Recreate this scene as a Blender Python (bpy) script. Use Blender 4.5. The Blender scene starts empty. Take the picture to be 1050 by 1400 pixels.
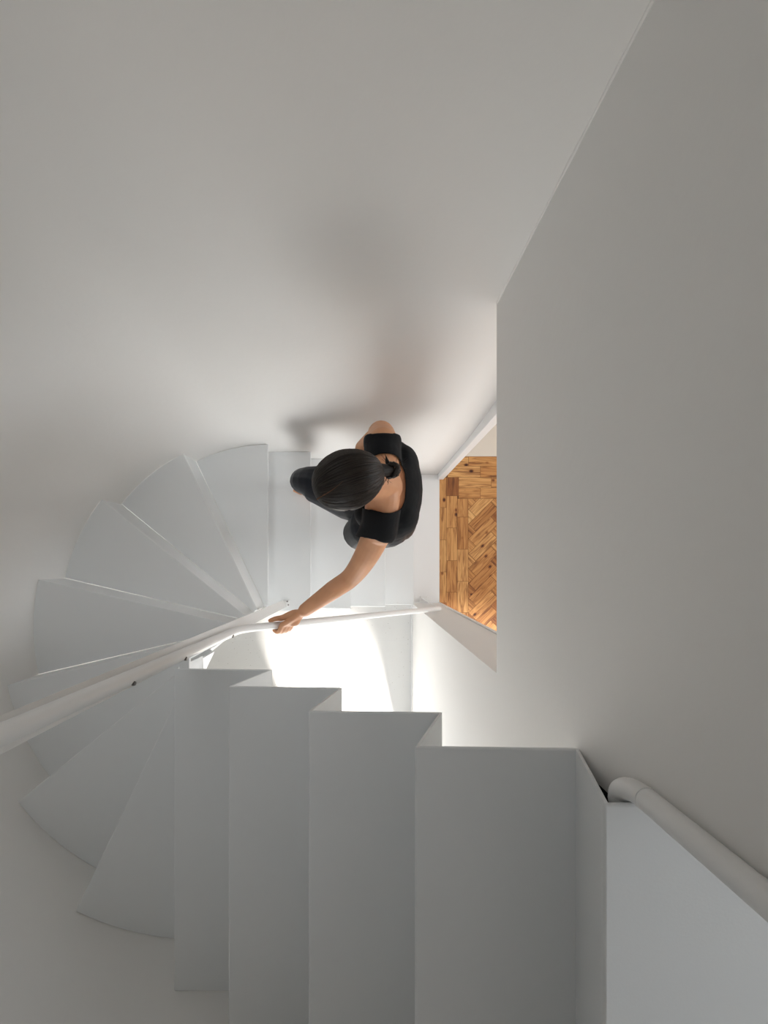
import bpy, bmesh, math, random
from mathutils import Vector, Matrix, noise
random.seed(7)
PI = math.pi
C = bpy.context.scene.collection
CAMZ = 3.672
FPX, PU, PV = 622.0, 496.85, 769.6


def at(px, py, d):
    """the place that the photograph shows at pixel px, py when it lies d metres below the lens"""
    return Vector(((px - PU) * d / FPX, (PV - py) * d / FPX, CAMZ - d))


# ------------------------------------------------------------------ materials
def new_mat(name):
    m = bpy.data.materials.new(name)
    m.use_nodes = True
    nt = m.node_tree
    b = nt.nodes['Principled BSDF']
    return m, nt, b


def N(nt, t, **kw):
    n = nt.nodes.new(t)
    for k, v in kw.items():
        if k in n.inputs:
            n.inputs[k].default_value = v
        else:
            setattr(n, k, v)
    return n


def ramp(nt, stops):
    n = nt.nodes.new('ShaderNodeValToRGB')
    e = n.color_ramp.elements
    while len(e) < len(stops):
        e.new(0.5)
    for el, (p, c) in zip(e, stops):
        el.position = p
        el.color = (*c, 1) if len(c) == 3 else c
    return n


def mat_paint(name, col, rough, bump=0.02, scale=60.0, var=0.02, spec=0.3):
    m, nt, b = new_mat(name)
    tc = N(nt, 'ShaderNodeTexCoord')
    n1 = N(nt, 'ShaderNodeTexNoise', Scale=2.2, Detail=4.0)
    nt.links.new(tc.outputs['Object'], n1.inputs['Vector'])
    lo = tuple(c * (1 - var) for c in col)
    r = ramp(nt, [(0.3, lo), (0.7, col)])
    nt.links.new(n1.outputs['Fac'], r.inputs['Fac'])
    nt.links.new(r.outputs['Color'], b.inputs['Base Color'])
    n2 = N(nt, 'ShaderNodeTexNoise', Scale=scale, Detail=5.0)
    nt.links.new(tc.outputs['Object'], n2.inputs['Vector'])
    bp = N(nt, 'ShaderNodeBump', Strength=bump, Distance=0.01)
    nt.links.new(n2.outputs['Fac'], bp.inputs['Height'])
    nt.links.new(bp.outputs['Normal'], b.inputs['Normal'])
    b.inputs['Roughness'].default_value = rough
    b.inputs['Specular IOR Level'].default_value = spec
    return m


M = {}
M['plaster'] = mat_paint('white_plaster', (0.80, 0.79, 0.772), 0.72, 0.06, 35, 0.015)
M['steel'] = mat_paint('white_painted_steel', (0.77, 0.785, 0.79), 0.42, 0.03, 260, 0.012, 0.45)
M['tube'] = mat_paint('white_painted_tube', (0.82, 0.82, 0.81), 0.36, 0.01, 120, 0.01, 0.5)
M['trim'] = mat_paint('white_trim_paint', (0.83, 0.83, 0.83), 0.45, 0.015, 80, 0.01, 0.4)
M['bolt'] = mat_paint('dull_bolt_metal', (0.22, 0.21, 0.20), 0.35, 0.01, 200, 0.1, 0.5)
M['bolt'].node_tree.nodes['Principled BSDF'].inputs['Metallic'].default_value = 0.8
M['stone'] = mat_paint('pale_beige_stone', (0.74, 0.68, 0.60), 0.5, 0.02, 30, 0.08)


def mat_terrazzo():
    m, nt, b = new_mat('pale_terrazzo')
    tc = N(nt, 'ShaderNodeTexCoord')
    v = N(nt, 'ShaderNodeTexVoronoi', Scale=55.0)
    nt.links.new(tc.outputs['Object'], v.inputs['Vector'])
    wn = N(nt, 'ShaderNodeTexNoise', Scale=6.0, Detail=3.0)
    nt.links.new(tc.outputs['Object'], wn.inputs['Vector'])
    r = ramp(nt, [(0.0, (0.20, 0.17, 0.14)), (0.10, (0.52, 0.50, 0.47)), (0.17, (0.76, 0.755, 0.74))])
    nt.links.new(v.outputs['Distance'], r.inputs['Fac'])
    # only part of the cells hold a dark chip
    sep = N(nt, 'ShaderNodeSeparateColor')
    nt.links.new(v.outputs['Color'], sep.inputs['Color'])
    gt = N(nt, 'ShaderNodeMath', operation='GREATER_THAN')
    gt.inputs[1].default_value = 0.72
    nt.links.new(sep.outputs['Red'], gt.inputs[0])
    mx = N(nt, 'ShaderNodeMixRGB')
    mx.inputs['Color1'].default_value = (0.76, 0.755, 0.74, 1)
    nt.links.new(gt.outputs[0], mx.inputs['Fac'])
    nt.links.new(r.outputs['Color'], mx.inputs['Color2'])
    nt.links.new(mx.outputs['Color'], b.inputs['Base Color'])
    b.inputs['Roughness'].default_value = 0.4
    return m


M['terrazzo'] = mat_terrazzo()
M['grout'] = mat_paint('pale_grout', (0.84, 0.835, 0.82), 0.8, 0.02, 90, 0.03)


def mat_wood():
    m, nt, b = new_mat('pine_parquet')
    uv = N(nt, 'ShaderNodeUVMap')
    uv.uv_map = 'board'
    at_ = N(nt, 'ShaderNodeAttribute')
    at_.attribute_name = 'tone'
    mp = N(nt, 'ShaderNodeMapping')
    mp.inputs['Scale'].default_value = (4.5, 48.0, 1)
    nt.links.new(uv.outputs['UV'], mp.inputs['Vector'])
    n1 = N(nt, 'ShaderNodeTexNoise', Scale=1.0, Detail=6.0, Distortion=1.3)
    nt.links.new(mp.outputs['Vector'], n1.inputs['Vector'])
    base = ramp(nt, [(0.0, (0.30, 0.115, 0.03)), (0.25, (0.50, 0.235, 0.072)), (0.6, (0.60, 0.315, 0.110)), (1.0, (0.70, 0.42, 0.17))])
    nt.links.new(at_.outputs['Fac'], base.inputs['Fac'])
    gr = ramp(nt, [(0.32, (0.28, 0.15, 0.08)), (0.46, (0.74, 0.62, 0.50)), (0.60, (1.05, 1.03, 1.0))])
    nt.links.new(n1.outputs['Fac'], gr.inputs['Fac'])
    mx = N(nt, 'ShaderNodeMixRGB', blend_type='MULTIPLY')
    mx.inputs['Fac'].default_value = 0.85
    nt.links.new(base.outputs['Color'], mx.inputs['Color1'])
    nt.links.new(gr.outputs['Color'], mx.inputs['Color2'])
    mp2 = N(nt, 'ShaderNodeMapping')
    mp2.inputs['Scale'].default_value = (9.0, 13.0, 1)
    nt.links.new(uv.outputs['UV'], mp2.inputs['Vector'])
    v = N(nt, 'ShaderNodeTexVoronoi', Scale=1.0)
    nt.links.new(mp2.outputs['Vector'], v.inputs['Vector'])
    kr = ramp(nt, [(0.0, (0.05, 0.018, 0.008)), (0.10, (0.12, 0.045, 0.018)), (0.155, (0.6, 0.45, 0.35)), (0.22, (1, 1, 1))])
    nt.links.new(v.outputs['Distance'], kr.inputs['Fac'])
    sep = N(nt, 'ShaderNodeSeparateColor')
    nt.links.new(v.outputs['Color'], sep.inputs['Color'])
    gt = N(nt, 'ShaderNodeMath', operation='GREATER_THAN')
    gt.inputs[1].default_value = 0.38
    nt.links.new(sep.outputs['Green'], gt.inputs[0])
    mk = N(nt, 'ShaderNodeMixRGB', blend_type='MULTIPLY')
    nt.links.new(gt.outputs[0], mk.inputs['Fac'])
    nt.links.new(mx.outputs['Color'], mk.inputs['Color1'])
    nt.links.new(kr.outputs['Color'], mk.inputs['Color2'])
    nt.links.new(mk.outputs['Color'], b.inputs['Base Color'])
    b.inputs['Roughness'].default_value = 0.45
    return m


M['wood'] = mat_wood()
M['ceiling_dark'] = mat_paint('brown_low_bounce_ceiling', (0.22, 0.17, 0.13), 0.6, 0.02, 12, 0.2)  # unseen ceiling, made dark to keep bounce light off the upper walls
M['wood_gap'] = mat_paint('dark_board_joint', (0.16, 0.07, 0.03), 0.8, 0.01, 50, 0.1)


def mat_skin():
    m, nt, b = new_mat('skin')
    tc = N(nt, 'ShaderNodeTexCoord')
    n1 = N(nt, 'ShaderNodeTexNoise', Scale=14.0, Detail=4.0)
    nt.links.new(tc.outputs['Object'], n1.inputs['Vector'])
    r = ramp(nt, [(0.3, (0.56, 0.275, 0.145)), (0.7, (0.65, 0.330, 0.180))])
    nt.links.new(n1.outputs['Fac'], r.inputs['Fac'])
    nt.links.new(r.outputs['Color'], b.inputs['Base Color'])
    b.inputs['Roughness'].default_value = 0.5
    b.inputs['Subsurface Weight'].default_value = 0.08
    b.inputs['Subsurface Radius'].default_value = (0.01, 0.004, 0.002)
    b.inputs['Subsurface Scale'].default_value = 0.5
    return m


M['skin'] = mat_skin()


def mat_cloth(name, col, rough, scale, sheen):
    m, nt, b = new_mat(name)
    tc = N(nt, 'ShaderNodeTexCoord')
    n1 = N(nt, 'ShaderNodeTexNoise', Scale=scale, Detail=3.0)
    nt.links.new(tc.outputs['Object'], n1.inputs['Vector'])
    bp = N(nt, 'ShaderNodeBump', Strength=0.25, Distance=0.02)
    nt.links.new(n1.outputs['Fac'], bp.inputs['Height'])
    nt.links.new(bp.outputs['Normal'], b.inputs['Normal'])
    r = ramp(nt, [(0.3, tuple(c * 0.75 for c in col)), (0.7, col)])
    nt.links.new(n1.outputs['Fac'], r.inputs['Fac'])
    nt.links.new(r.outputs['Color'], b.inputs['Base Color'])
    b.inputs['Roughness'].default_value = rough
    b.inputs['Specular IOR Level'].default_value = 0.25
    b.inputs['Sheen Weight'].default_value = sheen
    return m


M['shirt'] = mat_cloth('black_knit', (0.0065, 0.0075, 0.009), 0.85, 22, 0.02)
M['trousers'] = mat_cloth('black_satin_cloth', (0.010, 0.012, 0.017), 0.45, 9, 0.02)


def mat_hair():
    m, nt, b = new_mat('dark_brown_hair')
    uv = N(nt, 'ShaderNodeUVMap')
    uv.uv_map = 'strand'
    mp = N(nt, 'ShaderNodeMapping')
    mp.inputs['Scale'].default_value = (110.0, 2.0, 1)
    nt.links.new(uv.outputs['UV'], mp.inputs['Vector'])
    n1 = N(nt, 'ShaderNodeTexNoise', Scale=1.0, Detail=3.0)
    nt.links.new(mp.outputs['Vector'], n1.inputs['Vector'])
    r = ramp(nt, [(0.3, (0.003, 0.0022, 0.0018)), (0.75, (0.022, 0.014, 0.009))])
    nt.links.new(n1.outputs['Fac'], r.inputs['Fac'])
    nt.links.new(r.outputs['Color'], b.inputs['Base Color'])
    bp = N(nt, 'ShaderNodeBump', Strength=0.5, Distance=0.004)
    nt.links.new(n1.outputs['Fac'], bp.inputs['Height'])
    nt.links.new(bp.outputs['Normal'], b.inputs['Normal'])
    b.inputs['Roughness'].default_value = 0.5
    b.inputs['Specular IOR Level'].default_value = 0.3
    return m


M['hair'] = mat_hair()
M['scalp'] = mat_paint('scalp', (0.24, 0.12, 0.07), 0.6, 0.0, 30, 0.05)
M['slot_shade'] = mat_paint('slot_shade_black', (0.008, 0.008, 0.009), 0.9, 0.0, 30, 0.05, 0.1)  # black that stands in for the darkness inside the landing slot
M['strand'] = mat_paint('brown_strand', (0.028, 0.0165, 0.010), 0.4, 0.0, 30, 0.3, 0.5)
M['nail'] = mat_paint('finger_nail', (0.62, 0.36, 0.27), 0.3, 0.0, 30, 0.02, 0.5)
M['eye'] = mat_paint('eye_white', (0.75, 0.72, 0.68), 0.2, 0.0, 30, 0.02, 0.5)
M['iris'] = mat_paint('dark_iris', (0.03, 0.018, 0.01), 0.2, 0.0, 30, 0.02, 0.5)
M['lip'] = mat_paint('lips', (0.45, 0.16, 0.12), 0.4, 0.0, 30, 0.05)


# ------------------------------------------------------------------ helpers
def link(name, bm, mat, parent=None, smooth=False, kind=None, bevel=0.0, loc=None):
    bmesh.ops.recalc_face_normals(bm, faces=bm.faces[:])
    me = bpy.data.meshes.new(name)
    bm.to_mesh(me)
    bm.free()
    if mat:
        me.materials.append(mat)
    if smooth:
        for p in me.polygons:
            p.use_smooth = True
    o = bpy.data.objects.new(name, me)
    C.objects.link(o)
    if parent:
        o.parent = parent
        o.matrix_parent_inverse = Matrix.Translation(-parent.location)
    if kind:
        o['kind'] = kind
    if bevel:
        bv = o.modifiers.new('bevel', 'BEVEL')
        bv.width = bevel
        bv.segments = 3
        bv.limit_method = 'ANGLE'
        bv.angle_limit = math.radians(35)
        for p in me.polygons:
            p.use_smooth = True
        bv.harden_normals = True
    return o


def tag(o, label, cat, group=None):
    o['label'] = label
    o['category'] = cat
    if group:
        o['group'] = group


def empty(name, loc, label, cat, group=None):
    o = bpy.data.objects.new(name, None)
    o.location = loc
    o.empty_display_size = 0.1
    C.objects.link(o)
    tag(o, label, cat, group)
    return o


def box(bm, x0, x1, y0, y1, z0, z1):
    v = [bm.verts.new((x, y, z)) for z in (z0, z1) for x, y in ((x0, y0), (x1, y0), (x1, y1), (x0, y1))]
    for f in ((3, 2, 1, 0), (4, 5, 6, 7), (0, 1, 5, 4), (1, 2, 6, 5), (2, 3, 7, 6), (3, 0, 4, 7)):
        bm.faces.new([v[i] for i in f])


def prism(bm, poly, z0, z1):
    lo = [bm.verts.new((x, y, z0)) for x, y in poly]
    hi = [bm.verts.new((x, y, z1)) for x, y in poly]
    n = len(poly)
    bm.faces.new(hi)
    bm.faces.new(lo[::-1])
    for i in range(n):
        bm.faces.new((lo[i], lo[(i + 1) % n], hi[(i + 1) % n], hi[i]))


def slab(bm, a, b, c, d, off):
    """quad a b c d thickened by the vector off"""
    p = [bm.verts.new(v) for v in (a, b, c, d)]
    q = [bm.verts.new(Vector(v) + Vector(off)) for v in (a, b, c, d)]
    bm.faces.new(p)
    bm.faces.new(q[::-1])
    for i in range(4):
        bm.faces.new((p[i], p[(i + 1) % 4], q[(i + 1) % 4], q[i]))


def frames(pts):
    pts = [Vector(p) for p in pts]
    n = len(pts)
    tg = []
    for i in range(n):
        if i == 0:
            t = pts[1] - pts[0]
        elif i == n - 1:
            t = pts[-1] - pts[-2]
        else:
            t = (pts[i + 1] - pts[i]).normalized() + (pts[i] - pts[i - 1]).normalized()
        tg.append(t.normalized())
    ref = Vector((0, 0, 1)) if abs(tg[0].z) < 0.9 else Vector((0, 1, 0))
    nx = (ref - tg[0] * ref.dot(tg[0])).normalized()
    out = []
    for i in range(n):
        nx = (nx - tg[i] * nx.dot(tg[i])).normalized()
        out.append((pts[i], tg[i], nx.copy(), tg[i].cross(nx)))
    return out


def tube(bm, pts, rad, seg=16, cap='round'):
    fr = frames(pts)
    if not hasattr(rad, '__len__'):
        rad = [rad] * len(pts)
    rings = []
    spec = []
    if cap == 'round':
        p, t, a, b = fr[0]
        for k in range(4, 0, -1):
            ang = k * PI / 2 / 4.5
            spec.append((p - t * rad[0] * math.sin(ang), a, b, rad[0] * math.cos(ang)))
    for (p, t, a, b), r in zip(fr, rad):
        spec.append((p, a, b, r))
    if cap == 'round':
        p, t, a, b = fr[-1]
        for k in range(1, 5):
            ang = k * PI / 2 / 4.5
            spec.append((p + t * rad[-1] * math.sin(ang), a, b, rad[-1] * math.cos(ang)))
    for p, a, b, r in spec:
        rings.append([bm.verts.new(p + (a * math.cos(2 * PI * i / seg) + b * math.sin(2 * PI * i / seg)) * r) for i in range(seg)])
    for q, s in zip(rings, rings[1:]):
        for i in range(seg):
            bm.faces.new((q[i], q[(i + 1) % seg], s[(i + 1) % seg], s[i]))
    bm.faces.new(rings[0][::-1])
    bm.faces.new(rings[-1])


def ellipsoid(bm, c, ax, r, u=24, v=16):
    """ax: three orthogonal unit vectors, r: three radii"""
    m = Matrix((ax[0] * r[0], ax[1] * r[1], ax[2] * r[2])).transposed().to_4x4()
    m.translation = Vector(c)
    bmesh.ops.create_uvsphere(bm, u_segments=u, v_segments=v, radius=1.0, matrix=m)


XYZ = (Vector((1, 0, 0)), Vector((0, 1, 0)), Vector((0, 0, 1)))


def spline(pts, n=8):
    """Catmull-Rom through pts"""
    P = [Vector(p) for p in pts]
    P = [P[0] * 2 - P[1]] + P + [P[-1] * 2 - P[-2]]
    out = []
    for i in range(1, len(P) - 2):
        for k in range(n):
            t = k / n
            a, b, c, d = P[i - 1:i + 3]
            out.append(0.5 * (2 * b + (c - a) * t + (2 * a - 5 * b + 4 * c - d) * t * t + (3 * b - a - 3 * c + d) * t ** 3))
    out.append(P[-2])
    return out


# ------------------------------------------------------------------ the setting
HR = 0.19
ZE = CAMZ - 0.6322                 # level of the landing


def zl(i):                         # level of the i-th tread below the landing
    return ZE - HR * i


X1, X2 = 0.3898, 0.6123            # stair side and room side of the right wall
YJ = -0.3228                       # lower jamb of the doorway
ZLIN = CAMZ - 1.3307               # lintel
YB = -0.3017 - 1.011                        # wall beside the upper flight
WCX, WCY, WRX, WRY = -0.570, -0.3017, 0.9937, 1.011
ZTOP = 5.45


def sstep(t):
    t = max(0.0, min(1.0, t))
    return t * t * (3 - 2 * t)


def lean(z):
    return 0.045 * sstep((z - 1.0) / 1.25)


def wall_line(z):
    """plan of the straight and rounded wall at height z, from the right corner round to the lower side"""
    pts = []
    yt = WCY + WRY + 0.003
    for i in range(9):
        pts.append((0.60 - (0.60 - WCX) * i / 8, yt + lean(z)))
    for i in range(1, 65):
        th = PI / 2 + PI * i / 64
        k = max(0, math.sin(th)) ** 2
        pts.append((WCX + (WRX + 0.002) * math.cos(th), WCY + (WRY + (0.003 if th < PI else 0.003 * max(0.0, 1 - (th - PI) / 0.5))) * math.sin(th) + lean(z) * k))
    return pts


bm = bmesh.new()
lev = [0, 0.5, 1.0, 1.2, 1.4, 1.6, 1.8, 2.0, 2.25, 3.0, 4.0, ZTOP]
rows_in = [[bm.verts.new((x, y, z)) for x, y in wall_line(z)] for z in lev]


def outward(z):
    L = wall_line(z)
    out = []
    for i, (x, y) in enumerate(L):
        a = Vector(L[max(0, i - 1)])
        b = Vector(L[min(len(L) - 1, i + 1)])
        t = (b - a).normalized()
        out.append((x + t.y * 0.15, y - t.x * 0.15))
    return out


rows_out = [[bm.verts.new((x, y, z)) for x, y in outward(z)] for z in lev]
for R_ in (rows_in, rows_out):
    for a, b in zip(R_, R_[1:]):
        for i in range(len(a) - 1):
            bm.faces.new((a[i], a[i + 1], b[i + 1], b[i])).smooth = True
for i in range(len(rows_in[0]) - 1):
    for k in (0, -1):
        bm.faces.new((rows_in[k][i], rows_in[k][i + 1], rows_out[k][i + 1], rows_out[k][i]))
for k in range(len(lev) - 1):
    for j in (0,):
        bm.faces.new((rows_in[k][j], rows_in[k + 1][j], rows_out[k + 1][j], rows_out[k][j]))
link('wall_left', bm, M['plaster'], kind='structure')

# the wall beside the upper flight, with a garden doorway below the flight
OX0, OX1, OZ = -0.565, 0.30, 2.2
bm = bmesh.new()
box(bm, WCX, OX0, YB - 0.15, YB, 0, ZTOP)
box(bm, OX0, OX1, YB - 0.15, YB, OZ, ZTOP)
box(bm, OX1, X1, YB - 0.15, YB, 0, ZTOP)
box(bm, X1, X2, YB - 0.15, YB, ZE - 0.012, ZTOP)
link('wall_lower', bm, M['plaster'], kind='structure')

bm = bmesh.new()
box(bm, X1, X2, YJ, 0.93, ZLIN, ZTOP)                   # above the doorway
box(bm, X1, X2, YB - 0.15, YJ, 0, ZE - 0.012)           # below the landing
box(bm, X1, X2, -0.331, YJ, ZE - 0.012, ZTOP)           # end of the wall beside the landing
o = link('wall_right', bm, M['plaster'], kind='structure')

# uneven filler along the corner above the doorway
bm = bmesh.new()
pts, rad = [], []
for k in range(120):
    z = ZLIN + 0.01 + (ZTOP - ZLIN - 0.02) * k / 119
    yw = WCY + WRY + 0.003 + lean(z)
    pts.append((X1 - 0.0005, yw - 0.0005 + 0.0012 * noise.noise(Vector((z * 9, 3, 1))), z))
    rad.append(0.0035 + 0.0022 * noise.noise(Vector((z * 14, 0, 5))))
tube(bm, pts, rad, 10)
link('trim_3', bm, M['plaster'], kind='structure', smooth=True)

# terrazzo floor: slabs with pale joints
bm = bmesh.new()
jx = [-2.17, -1.48, -0.79, -0.10, X1, ]
jy = [-3.4, -2.71, -2.01, -1.315, -0.622, 0.07, 0.73]
for i in range(len(jx) - 1):
    for j in range(len(jy) - 1):
        box(bm, jx[i] + 0.0015, jx[i + 1] - 0.0015, jy[j] + 0.0015, jy[j + 1] - 0.0015, -0.02, 0.0)
link('floor_terrazzo', bm, M['terrazzo'], kind='structure')
bm = bmesh.new()
box(bm, -2.2, X1, -3.4, 0.9, -0.03, -0.0012)
link('floor_joint', bm, M['grout'], kind='structure')
bm = bmesh.new()
box(bm, X1, 0.617, YJ, 0.7127, -0.03, 0.001)
link('floor_threshold', bm, M['trim'], kind='structure', bevel=0.002)

# baseboard under the right wall, thin
bm = bmesh.new()
box(bm, X1 - 0.006, X1, YB, YJ, 0, 0.06)
link('baseboard_right', bm, M['trim'], kind='structure')

# door frame on the room side of the doorway
bm = bmesh.new()
box(bm, 0.600, 0.645, 0.672, 0.757, 0.001, ZLIN)
link('trim_1', bm, M['trim'], kind='structure', bevel=0.004)
bm = bmesh.new()
box(bm, X2 - 0.012, X2 + 0.006, YJ, YJ + 0.006, 0.001, ZLIN)
link('trim_2', bm, M['trim'], kind='structure')

# parquet floor of the next room, board by board
S = 3.672 / FPX


def clip(poly, x0, x1, y0, y1):
    for ax, lim, sgn in ((0, x0, 1), (0, x1, -1), (1, y0, 1), (1, y1, -1)):
        out = []
        for i in range(len(poly)):
            a, b = poly[i], poly[(i + 1) % len(poly)]
            da, db = (a[ax] - lim) * sgn, (b[ax] - lim) * sgn
            if da >= 0:
                out.append(a)
            if (da >= 0) != (db >= 0):
                t = da / (da - db)
                out.append((a[0] + (b[0] - a[0]) * t, a[1] + (b[1] - a[1]) * t))
        poly = out
        if len(poly) < 3:
            return None
    return poly


boards = []       # (polygon, direction)


def rect(x0, x1, y0, y1, d):
    g = 0.22
    boards.append(([(x0 + g, y0 + g), (x1 - g, y0 + g), (x1 - g, y1 - g), (x0 + g, y1 - g)], d))


def column(x0, x1, ys):
    for a, b in zip(ys, ys[1:]):
        rect(x0, x1, a, b, (0, 1))


def row(y0, y1, xs):
    for a, b in zip(xs, xs[1:]):
        rect(a, b, y0, y1, (1, 0))


column(600.6, 610.3, [653, 694, 738, 782, 824, 868, 912, 956, 1000])
column(610.3, 625.2, [678, 721.8, 766.5, 809.6, 853, 897, 941, 985, 1000])
column(625.2, 640, [681.8, 707, 751, 794.8, 837.5, 881, 925, 969, 1000])
column(610.3, 618.6, [652.6, 678])
column(618.6, 627, [652.6, 678])
row(624.3, 637.3, [607, 640.5, 684, 728, 772, 816, 860, 904, 948, 992])
row(637.3, 652.6, [612, 656.7, 700, 744, 788, 832, 876, 920, 964, 992])
row(652.6, 667, [627, 671.6, 715, 759, 803, 847, 891, 935, 992])
row(667, 681.8, [627, 656.7, 700, 744, 788, 832, 876, 920, 964, 992])
Wd, Ld, NB = 14.3, 42.9, 3
ca = sa = math.sqrt(0.5)
for k in range(-8, 9):
    for i in range(-40, 41):
        for (x0, x1, y0, y1, d) in ((i * Wd + 2 * Ld * k, i * Wd + Ld + 2 * Ld * k, i * Wd, i * Wd + Wd, 0),
                                    (i * Wd - Wd + 2 * Ld * k, i * Wd + 2 * Ld * k, i * Wd, i * Wd + Ld, 1)):
            g = 0.25
            q = [(x0 + g, y0 + g), (x1 - g, y0 + g), (x1 - g, y1 - g), (x0 + g, y1 - g)]
            q = [(681 + ca * x - sa * y, 757 + sa * x + ca * y) for x, y in q]
            q = clip(q, 640.2, 992, 682, 1000)
            if q:
                boards.append((q, (ca, sa) if d == 0 else (-sa, ca)))
bm = bmesh.new()
uvl = bm.loops.layers.uv.new('board')
tone = bm.faces.layers.float.new('tone')
for poly, d in boards:
    vs = [bm.verts.new(((x - PU) * S, (PV - y) * S, 0.0012)) for x, y in poly]
    try:
        f = bm.faces.new(vs)
    except ValueError:
        continue
    f[tone] = min(1.0, max(0.0, random.gauss(0.52, 0.27)))
    ox, oy = random.uniform(0, 50), random.uniform(0, 50)
    for l, (x, y) in zip(f.loops, poly):
        l[uvl].uv = ((x * d[0] + y * d[1]) * S + ox, (-x * d[1] + y * d[0]) * S + oy)
for f in bm.faces:
    if f.normal.z < 0:
        f.normal_flip()
link('floor_parquet', bm, M['wood'], kind='structure')
bm = bmesh.new()
box(bm, 0.617, 5.55, -1.4, (PV - 624.0) * S, -0.03, 0.0006)
link('floor_parquet_joint', bm, M['wood_gap'], kind='structure')
bm = bmesh.new()
box(bm, X2, 5.55, (PV - 624.0) * S, 2.6, -0.03, 0.001)
link('floor_stone', bm, M['stone'], kind='structure')

# the rest of the next room, and the upper storey
bm = bmesh.new()
box(bm, X2, 5.65, 2.6, 2.72, 0, 2.7)
link('wall_room_north', bm, M['plaster'], kind='structure')
bm = bmesh.new()
box(bm, X2, 0.85, -1.52, -1.4, 0, 2.7)
box(bm, 2.15, 5.65, -1.52, -1.4, 0, 2.7)
box(bm, 0.85, 2.15, -1.52, -1.4, 0, 0.85)
box(bm, 0.85, 2.15, -1.52, -1.4, 2.2, 2.7)
link('wall_room_south', bm, M['plaster'], kind='structure')
bm = bmesh.new()
box(bm, X1, X2, 0.93, 2.72, 0, 2.7)
link('wall_room_west', bm, M['plaster'], kind='structure')
bm = bmesh.new()
box(bm, 5.55, 5.67, -1.4, 2.6, 0, 0.8)
box(bm, 5.55, 5.67, -1.4, 2.6, 2.3, 2.7)
box(bm, 5.55, 5.67, -1.4, -0.9, 0.8, 2.3)
box(bm, 5.55, 5.67, 1.6, 2.6, 0.8, 2.3)
link('wall_room_east', bm, M['plaster'], kind='structure')
bm = bmesh.new()
box(bm, X2, 5.65, -1.4, 2.6, 2.7, 2.8)
link('ceiling_room', bm, M['plaster'], kind='structure')
bm = bmesh.new()
for (a, b, c, d) in ((-0.9, 1.6, 0.8, 0.86), (-0.9, 1.6, 2.24, 2.3), (-0.9, -0.84, 0.86, 2.24), (1.54, 1.6, 0.86, 2.24), (0.32, 0.38, 0.86, 2.24)):
    box(bm, 5.6, 5.65, a, b, c, d)
link('window_1', bm, M['trim'], kind='structure')
bm = bmesh.new()
for (a, b, c, d) in ((0.85, 2.15, 0.85, 0.91), (0.85, 2.15, 2.14, 2.2), (0.85, 0.91, 0.91, 2.14), (2.09, 2.15, 0.91, 2.14), (1.47, 1.53, 0.91, 2.14)):
    box(bm, a, b, -1.48, -1.43, c, d)
link('window_2', bm, M['trim'], kind='structure')
bm = bmesh.new()
box(bm, -2.4, 3.6, -3.4, 1.2, ZTOP, ZTOP + 0.1)
link('ceiling', bm, M['ceiling_dark'], kind='structure')
bm = bmesh.new()
box(bm, 3.5, 3.6, YB - 0.1, 1.0, ZE, ZE + 0.9)
box(bm, 3.5, 3.6, YB - 0.1, 1.0, ZE + 2.2, ZTOP)
link('wall_landing_east', bm, M['plaster'], kind='structure')
bm = bmesh.new()
box(bm, X2, 3.6, 0.9, 1.0, ZE, ZTOP)
link('wall_landing_north', bm, M['plaster'], kind='structure')
bm = bmesh.new()
box(bm, X2, 3.6, YB - 0.15, YB, ZE - 0.012, ZTOP)
link('wall_landing_south', bm, M['plaster'], kind='structure')

# ------------------------------------------------------------------ the staircase of folded white sheet
st = empty('staircase', (WCX, WCY, 0), 'white folded steel winding staircase of treads and risers turning down between white walls', 'staircase')
TH = 0.009


def yi(x):
    return -0.3314 - 0.0135 * x


def yl(x):
    return -0.3162 - 0.017 * x


YO = YB + 0.001
NX = {'E': 0.3346, 'A': 0.0935, 'B': -0.1220, 'C': -0.3569, 'D': -0.5800}
BX = {'A': 0.3885, 'B': 0.1737, 'C': -0.0588, 'D': -0.2823}


def tread(poly, z):
    bm = bmesh.new()
    prism(bm, poly, z - TH, z)
    return link('tread', bm, M['steel'], st, bevel=0.0042)


def riser(top, bot, zt, zb, off):
    """top, bot: two plan points each"""
    bm = bmesh.new()
    slab(bm, (*top[0], zt), (*top[1], zt), (*bot[1], zb), (*bot[0], zb), off)
    return link('riser', bm, M['steel'], st)


# landing sheet
bm = bmesh.new()
prism(bm, [(NX['E'], yi(NX['E'])), (3.5, yi(NX['E']) - 0.001), (3.5, YO), (NX['E'], YO)], ZE - TH, ZE)
o = link('landing_plate', bm, M['steel'], st, bevel=0.0042)
bm = bmesh.new()
prism(bm, [(X2 + 0.001, 0.9), (X2 + 0.001, -0.3325), (3.5, -0.3325), (3.5, 0.9)], ZE - 0.1, ZE)
link('floor_upper', bm, M['steel'], kind='structure')

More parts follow.
